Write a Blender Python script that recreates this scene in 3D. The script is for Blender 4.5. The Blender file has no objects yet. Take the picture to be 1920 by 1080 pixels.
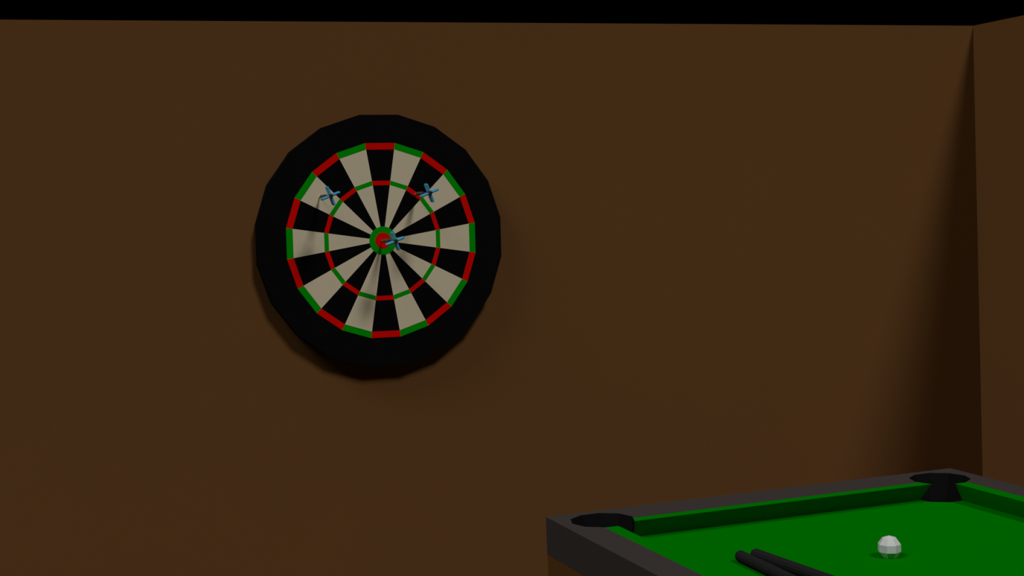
import bpy, bmesh, math
from mathutils import Vector, Matrix

C = bpy.context.scene.collection
Z0 = 1.671                                  # height of the dartboard centre above the floor

# ------------------------------------------------------------------ materials
def mat(name, col, rough=0.9, spec=0.0, noise=0.0, scale=30.0, metal=0.0):
    m = bpy.data.materials.new(name); m.use_nodes = True
    nt = m.node_tree; b = nt.nodes['Principled BSDF']
    b.inputs['Roughness'].default_value = rough
    b.inputs['Specular IOR Level'].default_value = spec
    b.inputs['Metallic'].default_value = metal
    c = (col[0], col[1], col[2], 1)
    b.inputs['Base Color'].default_value = c
    if noise:
        tc = nt.nodes.new('ShaderNodeTexCoord'); nz = nt.nodes.new('ShaderNodeTexNoise')
        nz.inputs['Scale'].default_value = scale
        mr = nt.nodes.new('ShaderNodeMapRange')
        mr.inputs['To Min'].default_value = 1 - noise; mr.inputs['To Max'].default_value = 1 + noise
        mx = nt.nodes.new('ShaderNodeVectorMath'); mx.operation = 'SCALE'
        mx.inputs[0].default_value = col
        nt.links.new(tc.outputs['Object'], nz.inputs['Vector'])
        nt.links.new(nz.outputs['Fac'], mr.inputs['Value'])
        nt.links.new(mr.outputs['Result'], mx.inputs['Scale'])
        nt.links.new(mx.outputs['Vector'], b.inputs['Base Color'])
    return m

M_WALL = mat('wall_paint', (.211, .0945, .0310), noise=.02, scale=3)
M_FLOOR = mat('floor_boards', (.06, .035, .018), noise=.2, scale=8)
M_BLACK = mat('black_board', (.0065, .0065, .0068))
M_BLACKSEG = mat('black_segment', (.0055, .0055, .0055))
M_CREAM = mat('cream_segment', (.94, .80, .57))
M_RED = mat('red_ring', (1.0, .004, .001))
M_GREEN = mat('green_ring', (.001, .43, .003))
M_FELT = mat('green_felt', (.0, .228, .0))
M_GREY = mat('grey_frame', (.063, .053, .049))
M_BODY = mat('brown_body', (.140, .067, .0185))
M_POCKET = mat('black_pocket', (.0135, .0135, .0138))
M_CUE = mat('black_cue', (.0235, .0235, .0235))
M_CUEW = mat('cue_ferrule', (.6, .57, .5))
M_CUET = mat('cue_tip', (.05, .1, .2))
M_BALL = mat('white_ball', (.80, .80, .80), rough=.5, spec=.25)
M_STEEL = mat('dart_point', (.45, .40, .40), rough=.4, spec=.5)
M_BARREL = mat('dart_barrel', (.10, .07, .055), rough=.5, spec=.3)
M_SHAFT = mat('dart_shaft', (.03, .02, .03), rough=.5, spec=.3)
M_FLIGHT = mat('dart_flight', (.09, .52, .85), rough=.45, spec=.5)

# ------------------------------------------------------------------ helpers
def link(name, bm, mats, parent=None):
    me = bpy.data.meshes.new(name)
    bmesh.ops.recalc_face_normals(bm, faces=bm.faces)
    bm.to_mesh(me); bm.free()
    if not isinstance(mats, (list, tuple)): mats = [mats]
    for m in mats: me.materials.append(m)
    o = bpy.data.objects.new(name, me); C.objects.link(o)
    if parent: o.parent = parent
    return o

def tag(o, label=None, cat=None, group=None, kind=None):
    if label: o['label'] = label
    if cat: o['category'] = cat
    if group: o['group'] = group
    if kind: o['kind'] = kind
    return o

def thing(name, label, cat, loc=(0, 0, 0), group=None):
    o = bpy.data.objects.new(name, None); C.objects.link(o)
    o.location = loc; o.empty_display_size = .05
    return tag(o, label, cat, group)

def box(bm, lo, hi, mi=0):
    vs = [bm.verts.new((x, y, z)) for x in (lo[0], hi[0]) for y in (lo[1], hi[1]) for z in (lo[2], hi[2])]
    for q in ((0,1,3,2),(4,6,7,5),(0,4,5,1),(2,3,7,6),(0,2,6,4),(1,5,7,3)):
        f = bm.faces.new([vs[i] for i in q]); f.material_index = mi

def prism(bm, pts, d0, d1, axis='z', mi=0):
    """pts: 2D outline; extruded from d0 to d1 along axis."""
    def P(p, d):
        return {'z': (p[0], p[1], d), 'y': (p[0], d, p[1]), 'x': (d, p[0], p[1])}[axis]
    a = [bm.verts.new(P(p, d0)) for p in pts]; b = [bm.verts.new(P(p, d1)) for p in pts]
    n = len(pts)
    fs = [bm.faces.new(a), bm.faces.new(b[::-1])]
    for i in range(n): fs.append(bm.faces.new((a[i], b[i], b[(i+1) % n], a[(i+1) % n])))
    for f in fs: f.material_index = mi

def ngon(n, r, ph=0.0, c=(0, 0)):
    return [(c[0]+r*math.cos(ph+2*math.pi*i/n), c[1]+r*math.sin(ph+2*math.pi*i/n)) for i in range(n)]

def lathe(bm, prof, n, axis='y', mi=0, ph=0.0):
    """prof: list of (d along axis, radius); closed at both ends."""
    rings = []
    for d, r in prof:
        ring = []
        for i in range(n):
            t = ph + 2*math.pi*i/n
            u, w = r*math.cos(t), r*math.sin(t)
            ring.append(bm.verts.new({'y': (u, d, w), 'z': (u, w, d), 'x': (d, u, w)}[axis]))
        rings.append(ring)
    fs = [bm.faces.new(rings[0]), bm.faces.new(rings[-1][::-1])]
    for a, b in zip(rings, rings[1:]):
        for i in range(n): fs.append(bm.faces.new((a[i], b[i], b[(i+1) % n], a[(i+1) % n])))
    for f in fs: f.material_index = mi

def boolean(o, cutters):
    """subtract the cutters from o and keep the evaluated mesh"""
    for c in cutters:
        m = o.modifiers.new('cut', 'BOOLEAN'); m.operation = 'DIFFERENCE'; m.solver = 'EXACT'
        m.object = c
        try: m.material_mode = 'TRANSFER'
        except Exception: pass
    bpy.context.view_layer.update()
    dg = bpy.context.evaluated_depsgraph_get()
    me = bpy.data.meshes.new_from_object(o.evaluated_get(dg))
    o.modifiers.clear(); o.data = me
    return o

# ------------------------------------------------------------------ the room
WY = .042                                    # inner face of the back wall
WX = 2.3674                                  # inner face of the right wall
WH = .7108 + Z0                              # wall height (no ceiling)
bm = bmesh.new(); box(bm, (-3.4, WY, 0), (WX, WY+.1, WH))
tag(link('wall_back', bm, M_WALL), kind='structure')
bm = bmesh.new(); box(bm, (WX, -6.0, 0), (WX+.1, WY+.1, WH))
tag(link('wall_right', bm, M_WALL), kind='structure')
bm = bmesh.new(); box(bm, (-3.4, -6.0, -.1), (WX+.1, WY+.1, 0))
tag(link('floor', bm, M_FLOOR), kind='structure')

# ------------------------------------------------------------------ dartboard
ROT = -.0139                                 # the board hangs a touch turned on its nail
board = thing('dartboard', 'round black dartboard with red, green and cream segments hanging on brown wall', 'dartboard', (0, WY, Z0))
def bp(r, a):                                # a in degrees clockwise from the top
    t = math.radians(a) + .0139
    return (r*math.sin(t), r*math.cos(t))
RB = .4124
bm = bmesh.new()
prism(bm, [bp(RB, 9+18*i) for i in range(20)], -.0015, -WY+.0012, 'y')
link('backing_board', bm, M_BLACK, board)
bm = bmesh.new()
radii = [.040, .1818, .1965, .2987, .3200]
yf, yb = -WY, -WY+.0012
front = {}
for j, r in enumerate(radii):
    for k in range(20): x, z = bp(r, -9+18*k); front[j, k] = bm.verts.new((x, yf, z))
for j in range(4):
    ring = j in (1, 3)
    for k in range(20):
        dark = (k % 2 == 0)
        mi = (2 if dark else 3) if ring else (0 if dark else 1)
        k2 = (k+1) % 20
        f = bm.faces.new((front[j, k], front[j, k2], front[j+1, k2], front[j+1, k])); f.material_index = mi
cen = bm.faces.new([front[0, k] for k in range(20)]); cen.material_index = 0
back = [bm.verts.new((*[bp(.32, -9+18*k)[0]], yb, bp(.32, -9+18*k)[1])) for k in range(20)]
for k in range(20):
    f = bm.faces.new((front[4, k], front[4, (k+1) % 20], back[(k+1) % 20], back[k])); f.material_index = 2 if k % 2 == 0 else 3
bm.faces.new(back)
link('playing_face', bm, [M_BLACKSEG, M_CREAM, M_RED, M_GREEN], board)
bm = bmesh.new(); prism(bm, ngon(32, .0458), -WY+.0006, -WY-.0006, 'y'); link('outer_bull', bm, M_GREEN, board)['label'] = 'green ring around the bullseye'
bm = bmesh.new(); prism(bm, ngon(32, .0262), -WY+.0006, -WY-.0012, 'y'); link('bullseye', bm, M_RED, board)['label'] = 'red bullseye'

# ------------------------------------------------------------------ darts
def make_dart(name, label, loc, L, group='darts stuck in the board'):
    root = thing(name, label, 'dart', loc, group)
    bm = bmesh.new(); lathe(bm, [(.010, .0006), (-.004, .0022), (-.020, .0030), (-.024, .0030)], 12); link('point', bm, M_STEEL, root)
    bm = bmesh.new(); lathe(bm, [(-.018, .0034), (-.026, .0056), (-.040, .0062), (-.085, .0062), (-.095, .0048)], 14); link('barrel', bm, M_BARREL, root)
    bm = bmesh.new(); lathe(bm, [(-.090, .0040), (-L+.034, .0040), (-L+.028, .0050), (-L-.001, .0054), (-L-.003, .0040)], 10); link('shaft', bm, M_SHAFT, root)
    for q in range(4):
        a = math.radians(20 + 90*q)          # radial direction, counter-clockwise from straight up seen from the room
        bm = bmesh.new()
        t = .0035; r0, r1 = .0040, .0315; y0, y1 = -L+.004, -L+.030
        box(bm, (-t, y0, r0), (t, y1, r1))
        bmesh.ops.bevel(bm, geom=[e for e in bm.edges], offset=.0022, segments=3, affect='EDGES')
        bmesh.ops.rotate(bm, verts=bm.verts, cent=(0, 0, 0), matrix=Matrix.Rotation(-a, 3, 'Y'))
        link('flight', bm, M_FLIGHT, root)
    return root
make_dart('dart', 'blue-flighted dart stuck in the red bullseye of the dartboard', (-.0035, 0, Z0+.0000), .177)
make_dart('dart', 'blue-flighted dart in the upper left cream segment of the dartboard', (-.2025, 0, Z0+.1492), .172)
make_dart('dart', 'blue-flighted dart by the inner red ring at the dartboard\'s upper right', (.1145, 0, Z0+.1470), .180)

# ------------------------------------------------------------------ pool table
TX0, TX1, TY0, TY1 = .3373, 1.8100, -.500, -3.242
TZ = Z0 - .8511
WX0, WX1, WY0, WY1 = .4370, 1.7120, -.6440, -3.0980      # inner edge of the grey rails
CX0, CX1, CY0, CY1 = .4800, 1.6655, -.6860, -3.0560      # nose of the cushions
BZ = TZ - .0585                                          # playing bed
FB = TZ - .1148                                          # underside of the frame
table = thing('pool_table', 'pool table with grey rails, brown body and bright green felt by the corner', 'pool table', ((TX0+TX1)/2, (TY0+TY1)/2, 0))
off = Vector(((TX0+TX1)/2, (TY0+TY1)/2, 0))
pk = [(.4700, -.6250, .0982), (1.6745, -.6250, .0982), (.4700, -3.117, .0982), (1.6745, -3.117, .0982), (.425, -1.871, .072), (1.722, -1.871, .072)]
cutters = []
for px, py, pr in pk:
    bm = bmesh.new(); prism(bm, ngon(10, pr, 0, (px, py)), TZ-.3, TZ+.05, 'z')
    cutters.append(link('cutter', bm, M_POCKET))
parts = []
bm = bmesh.new()                                         # rails
out_ = [(TX0, TY0), (TX1, TY0), (TX1, TY1), (TX0, TY1)]; in_ = [(WX0, WY0), (WX1, WY0), (WX1, WY1), (WX0, WY1)]
V = {}
for z in (FB, TZ):
    for i, p in enumerate(out_): V['o', i, z] = bm.verts.new((*p, z))
    for i, p in enumerate(in_): V['i', i, z] = bm.verts.new((*p, z))
for i in range(4):
    j = (i+1) % 4
    bm.faces.new((V['o', i, TZ], V['o', j, TZ], V['i', j, TZ], V['i', i, TZ]))
    bm.faces.new((V['o', i, FB], V['o', j, FB], V['i', j, FB], V['i', i, FB]))
    bm.faces.new((V['o', i, FB], V['o', j, FB], V['o', j, TZ], V['o', i, TZ]))
    bm.faces.new((V['i', i, FB], V['i', j, FB], V['i', j, TZ], V['i', i, TZ]))
parts.append(boolean(link('rail_frame', bm, M_GREY), cutters))
bm = bmesh.new(); box(bm, (WX0+.0002, WY1+.0002, FB+.002), (WX1-.0002, WY0-.0002, BZ))
parts.append(boolean(link('playing_bed', bm, M_FELT), cutters))
def cushion(kind, s, e):
    """wedge cushion: flat felt top, face undercut back to the rail"""
    bm = bmesh.new()
    z1, z0 = TZ-.0003, BZ+.0003
    if kind == 'back':  prof = [(WY0-.0003, z1), (CY0, z1), (WY0-.0003, z0)]; prism(bm, prof, s, e, 'x')
    if kind == 'front': prof = [(WY1+.0003, z1), (CY1, z1), (WY1+.0003, z0)]; prism(bm, prof, s, e, 'x')
    if kind == 'left':  prof = [(WX0+.0003, z1), (CX0, z1), (CX0-.0255, z0), (WX0+.0003, z0)]; prism(bm, prof, s, e, 'y')
    if kind == 'right': prof = [(WX1-.0003, z1), (CX1, z1), (CX1+.0255, z0), (WX1-.0003, z0)]; prism(bm, prof, s, e, 'y')
    return boolean(link('cushion', bm, M_FELT), cutters)
xa, xb = .470+.03, 1.6745-.03
parts += [cushion('back', xa, xb), cushion('front', xa, xb)]
ya, ym, yz = -.625-.03, -1.871, -3.117+.03
for k in ('left', 'right'): parts += [cushion(k, ya, ym+.02), cushion(k, ym-.02, yz)]
# pocket liners: thin black cups lining each hole, open towards the bed
bm = bmesh.new(); box(bm, (WX0, WY1, BZ), (WX1, WY0, TZ+.1)); mouth = link('cutter', bm, M_POCKET)
for px, py, pr in pk:
    bm = bmesh.new()
    o = ngon(10, pr-.0002, 0, (px, py)); i = ngon(10, pr-.0022, 0, (px, py)); zb, zt = TZ-.19, TZ-.0002
    vo0 = [bm.verts.new((*p, zb)) for p in o]; vo1 = [bm.verts.new((*p, zt)) for p in o]
    vi0 = [bm.verts.new((*p, zb+.004)) for p in i]; vi1 = [bm.verts.new((*p, zt)) for p in i]
    for a in range(10):
        b = (a+1) % 10
        bm.faces.new((vo0[a], vo0[b], vo1[b], vo1[a])); bm.faces.new((vi0[a], vi1[a], vi1[b], vi0[b])); bm.faces.new((vo1[a], vo1[b], vi1[b], vi1[a]))
    bm.faces.new(vo0); bm.faces.new(vi0)
    parts.append(boolean(link('pocket', bm, M_POCKET), [mouth]))
# body under the frame, open round the pocket cups
bm = bmesh.new(); box(bm, (TX0+.0005, TY1+.0005, TZ-.36), (TX1-.0005, TY0-.0005, FB))
cups = []
for px, py, pr in pk:
    b2 = bmesh.new(); prism(b2, ngon(10, pr, 0, (px, py)), TZ-.195, TZ, 'z'); cups.append(link('cutter', b2, M_BODY))
parts.append(boolean(link('table_body', bm, M_BODY), cups))
for x in (TX0+.02, TX1-.17):
    for y in (TY0-.17, TY1+.02):
        bm = bmesh.new()
        box(bm, (x, y, .02), (x+.15, y+.15, TZ-.36)); box(bm, (x+.02, y+.02, 0), (x+.13, y+.13, .02))
        parts.append(link('leg', bm, M_BODY))
for p in parts:
    p.data.transform(Matrix.Translation(-off)); p.parent = table
    nm = p.name.split('.')[0]
for c in cutters + cups + [mouth]:
    me = c.data; bpy.data.objects.remove(c); bpy.data.meshes.remove(me)

# ------------------------------------------------------------------ cue ball
R = .0332
bm = bmesh.new(); seg, rings, ph = 8, 5, math.radians(-12)
top = bm.verts.new((0, 0, R*(1+math.cos(math.pi/5)))); rr = []; H0 = R*math.cos(math.pi/5)
# view azimuth from the ball towards the camera
az = math.atan2(-4.4925+1.206, -1.1868-1.0745)
for j in range(1, rings):
    t = math.pi*j/rings
    rr.append([bm.verts.new((R*math.sin(t)*math.cos(az+ph+2*math.pi*k/seg), R*math.sin(t)*math.sin(az+ph+2*math.pi*k/seg), H0+R*math.cos(t))) for k in range(seg)])
for k in range(seg):
    k2 = (k+1) % seg
    bm.faces.new((top, rr[0][k], rr[0][k2]))
    for a, b in zip(rr, rr[1:]): bm.faces.new((a[k], b[k], b[k2], a[k2]))
bm.faces.new(rr[-1])
ball = link('cue_ball', bm, M_BALL); ball.location = (1.0745, -1.2060, BZ+.0002)
tag(ball, 'white faceted cue ball resting alone on the green felt', 'ball')

# ------------------------------------------------------------------ cues
def make_cue(name, label, end, d, group='cues lying on the table'):
    r = .0165
    root = thing(name, label, 'pool cue', (end[0], end[1], BZ), group)
    L = 1.42; ph = math.pi/12
    def seg_(nm, prof, m):
        # follow a line whose lower edge rests on the felt
        bm = bmesh.new(); n = 12; rings = []
        for s, rad in prof:
            base = r if s < .55 else r + (.0062-r)*(s-.55)/(L-.55)
            rings.append([bm.verts.new((rad*math.cos(ph+2*math.pi*i/n), -s, base+rad*math.sin(ph+2*math.pi*i/n)*1.0)) for i in range(n)])
        bm.faces.new(rings[0]); bm.faces.new(rings[-1][::-1])
        for a, b in zip(rings, rings[1:]):
            for i in range(n): bm.faces.new((a[i], b[i], b[(i+1) % n], a[(i+1) % n]))
        bmesh.ops.rotate(bm, verts=bm.verts, cent=(0, 0, 0), matrix=Matrix.Rotation(math.atan2(d[0], -d[1]), 3, 'Z'))
        return link(nm, bm, m, root)
    f = lambda s: r if s < .55 else r + (.0060-r)*(s-.55)/(L-.55)
    seg_('butt', [(0, .0118), (.003, .0152), (.007, .0165), (.55, r), (.72, f(.72))], M_CUE)
    seg_('shaft', [(.72, f(.72)*.999), (1.385, f(1.385))], M_CUE)
    seg_('ferrule', [(1.385, .0061), (1.408, .0061)], M_CUEW)
    seg_('tip', [(1.408, .0060), (1.416, .0058), (1.42, .0035)], M_CUET)
    return root
make_cue('pool_cue', 'black pool cue on the green felt, the one nearer the left rail', (.695, -1.048), (-.0315, -.9995))
make_cue('pool_cue', 'black pool cue on the green felt, behind and right of its twin', (.7395, -1.052), (.0842, -.9964))

# ------------------------------------------------------------------ light
def sun(name, d, s, ang):
    l = bpy.data.lights.new(name, 'SUN'); l.energy = s; l.angle = ang
    o = bpy.data.objects.new(name, l); C.objects.link(o)
    o.rotation_euler = Vector(d).to_track_quat('-Z', 'Y').to_euler(); o.location = (0, -2, 4)
sun('sun_main', (-.270, .74, -1.0), .995, .20)
sun('sun_fill', (3.5, 1.0, -4.5), 1.03, .36)
w = bpy.data.worlds.new('world'); bpy.context.scene.world = w; w.use_nodes = True
w.node_tree.nodes['Background'].inputs[0].default_value = (0, 0, 0, 1)

# ------------------------------------------------------------------ camera
yaw, pit, rol = .3474, -.0577, -.0403
f = Vector((math.sin(yaw)*math.cos(pit), math.cos(yaw)*math.cos(pit), math.sin(pit)))
rt = Vector((math.cos(yaw), -math.sin(yaw), 0)); up = rt.cross(f)
Rr = math.cos(rol)*rt + math.sin(rol)*up; Uu = -math.sin(rol)*rt + math.cos(rol)*up
cam = bpy.data.cameras.new('camera'); cam.lens = 50; cam.sensor_width = 36; cam.clip_start = .05
co = bpy.data.objects.new('camera', cam); C.objects.link(co)
m = Matrix((Rr, Uu, -f)).transposed().to_4x4(); m.translation = Vector((-1.1875, -4.4922, .0959+Z0))
co.matrix_world = m
sc = bpy.context.scene; sc.camera = co
sc.view_settings.view_transform = 'Standard'; sc.view_settings.look = 'None'
sc.view_settings.exposure = 0; sc.view_settings.gamma = 1
sc.view_settings.use_curve_mapping = False
sc.cycles.use_denoising = True
